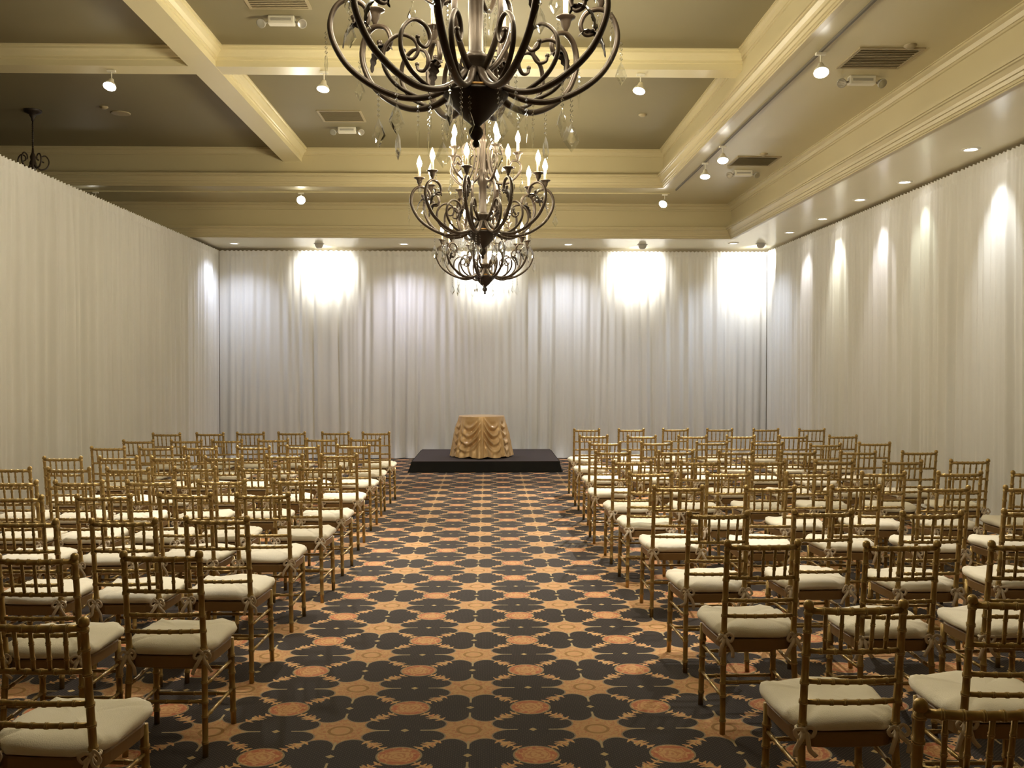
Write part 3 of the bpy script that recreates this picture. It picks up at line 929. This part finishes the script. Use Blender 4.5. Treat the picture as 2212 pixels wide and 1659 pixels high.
def seat_frame():
    bm = bmesh.new()
    rows = []
    for g, z in ((-.006, .388), (.0, .392), (.002, .435), (-.004, .442)):
        rows.append([bm.verts.new((x, y, z)) for x, y in seat_outline(32, g, g)])
    for a, b in zip(rows, rows[1:]):
        for i in range(32):
            j = (i + 1) % 32
            bm.faces.new((a[i], a[j], b[j], b[i]))
    bm.faces.new(rows[0][::-1]); bm.faces.new(rows[-1])
    return mesh_of('seat_frame', bm, M['frame'])
def cushion(seed):
    rnd = random.Random(seed)
    p1, p2, p3 = (rnd.uniform(0, 6.28) for _ in range(3))
    bm = bmesh.new(); n = 40; rows = []
    prof = [(-.03, .444), (.006, .448), (.018, .458), (.023, .474), (.018, .489), (-.002, .500), (-.05, .506), (-.11, .508)]
    for q, (g, z) in enumerate(prof):
        row = []
        for i, (x, y) in enumerate(seat_outline(n, g, g)):
            wr = .0035 * math.sin(i * .9 + p1) + .0025 * math.sin(i * 2.1 + p2)
            back = max(0, -y / .2)
            dz = (-.006 * back ** 3 + wr * (1.6 if q in (3, 4, 5) else .5)) * (1 if q > 1 else 0)
            yy = y
            if abs(abs(x) - PX) < .03 and y < -.15 and q < 7:      # dimple where the tie pulls at the post
                yy = y + .012
            row.append(bm.verts.new((x, yy + .012, z + dz)))
        rows.append(row)
    for a, b in zip(rows, rows[1:]):
        for i in range(n):
            j = (i + 1) % n
            bm.faces.new((a[i], a[j], b[j], b[i]))
    bm.faces.new(rows[0][::-1])
    c = bm.verts.new((0, .012, .509))
    for i in range(n):
        bm.faces.new((rows[-1][i], rows[-1][(i + 1) % n], c))
    return mesh_of('cushion', bm, M['cushion'], True)
def tie(s, seed):
    rnd = random.Random(seed)
    bm = bmesh.new()
    o = Vector((s * PX, PYS - .022, .458))
    def ribbon(pts, w):
        tube(bm, catmull([o + Vector(p) for p in pts], 4), w, 6, .28, Vector((.3, 1, .2)))
    for g in (-1, 1):
        j = lambda a: rnd.uniform(-a, a)
        ribbon([(0, 0, 0), (g * .018, -.010, .012 + j(.006)), (g * .036, -.012, -.004 + j(.008)), (g * .024, -.008, -.022), (0, 0, -.002)], .008)
        ribbon([(0, 0, 0), (g * .010, -.012, -.025), (g * (.026 + j(.012)), -.014, -.055 + j(.01)), (g * (.034 + j(.012)), -.010, -.088 + j(.018))], .0095)
    lathe(bm, [(0, -.012), (.010, -.006), (.010, .006), (0, .012)], 8, tuple(o), cap=False)
    bamboo_c = [Vector((s * PX, PYS, .458)) + Vector((.021 * math.cos(q), .021 * math.sin(q), 0)) for q in [2 * PI * k / 12 for k in range(13)]]
    tube(bm, bamboo_c, .006, 6, 1.0, Vector((0, 0, 1)))
    return mesh_of('cushion_tie', bm, M['tie'], True)
POST = [post(-1), post(1)]; FLEG = [fleg(-1), fleg(1)]
SPN = [spindle(k) for k in range(5)]
SEAT = seat_frame()
CUSH = [cushion(k) for k in (1, 2, 3)]
TIES = [(tie(-1, k), tie(1, k + 50)) for k in (1, 2, 3, 4)]

def make_chair(v):
    r = empty('banquet_chair')
    for me in POST: ob('back_post', me, r)
    for me in FLEG: ob('front_leg', me, r)
    for nm, me in RAILS: ob(nm, me, r)
    for me in SPN: ob('spindle', me, r)
    for me in STR: ob('stretcher', me, r)
    ob('seat_frame', SEAT, r)
    c = ob('cushion', CUSH[v % 3], r)
    for me in TIES[v % 4]: ob('tie', me, c)
    return r

RIGHT = [[(1.29, 13.18), (1.89, 13.17), (2.49, 13.22), (3.09, 13.2), (3.7, 13.19), (4.33, 13.17)], [(1.26, 11.95), (1.84, 11.89), (2.45, 11.87), (3.03, 11.86), (3.65, 11.84), (4.26, 11.88)], [(1.26, 10.83), (1.82, 10.84), (2.44, 10.85), (3.04, 10.79), (3.59, 10.59), (4.21, 10.76)], [(1.21, 9.7), (1.82, 9.7), (2.41, 9.67), (3.01, 9.66), (3.61, 9.65), (4.2, 9.64)], [(1.25, 8.71), (1.84, 8.68), (2.42, 8.68), (3.03, 8.73), (3.62, 8.68), (4.24, 8.73)], [(1.26, 7.8), (1.86, 7.78), (2.47, 7.73), (3.08, 7.75), (3.68, 7.75), (4.27, 7.75)], [(1.3, 6.89), (1.93, 6.85), (2.52, 6.87), (3.11, 6.81), (3.7, 6.82)], [(1.28, 5.67), (1.89, 5.72), (2.49, 5.65), (3.11, 5.71)], [(1.27, 4.74), (1.91, 4.7), (2.49, 4.7)], [(1.26, 3.56), (1.87, 3.62)], [(1.21, 2.56)]]
LEFT = [[(-4.02, 12.45), (-3.49, 12.5), (-3.02, 12.61), (-2.5, 12.63), (-1.95, 12.64), (-1.43, 12.6)], [(-3.94, 11.27), (-3.43, 11.3), (-2.98, 11.34), (-2.48, 11.43), (-1.94, 11.49), (-1.44, 11.52)], [(-3.93, 10.35), (-3.44, 10.34), (-2.98, 10.35), (-2.44, 10.37), (-1.94, 10.44), (-1.43, 10.53)], [(-3.89, 9.2), (-3.4, 9.21), (-2.92, 9.2), (-2.44, 9.21), (-1.92, 9.34), (-1.42, 9.41)], [(-3.9, 8.25), (-3.41, 8.21), (-2.93, 8.19), (-2.4, 8.24), (-1.89, 8.25), (-1.39, 8.29)], [(-3.42, 7.29), (-2.95, 7.29), (-2.43, 7.29), (-1.95, 7.33), (-1.4, 7.36)], [(-3.0, 6.46), (-2.47, 6.5), (-1.96, 6.57), (-1.47, 6.56)], [(-2.47, 5.47), (-1.96, 5.48), (-1.47, 5.54)], [(-1.95, 4.48), (-1.43, 4.53)], [(-1.45, 3.4)]]
ORD = ['front', 'second', 'third', 'fourth', 'fifth', 'sixth', 'seventh', 'eighth', 'ninth', 'tenth', 'eleventh']
NTH = ['on the aisle', 'second from aisle', 'third from aisle', 'fourth from aisle', 'fifth from aisle', 'sixth from aisle']
rnd = random.Random(7)
protos = [None] * 12
for side, rows in (('right', RIGHT), ('left', LEFT)):
    for ri, row in enumerate(rows):
        cols = row if side == 'right' else row[::-1]
        for ci, (x, y) in enumerate(cols):
            v = rnd.randrange(12)
            if protos[v] is None:
                protos[v] = make_chair(v); c = protos[v]
            else:
                c = copy_tree(protos[v])
            c.location = (x, y, 0)
            yaw = rnd.uniform(-2.2, 2.2)
            if side == 'left' and ri == 9: yaw = -4.0
            if side == 'right' and ri == 2 and ci == 4: yaw = 4.0
            c.rotation_euler = (0, 0, math.radians(yaw))
            tag(c, 'gold bamboo-style chair %s of the aisle, %s row from the stage, %s' % (side, ORD[ri], NTH[ci]), 'chair', 'gold chairs in the %s block' % side)
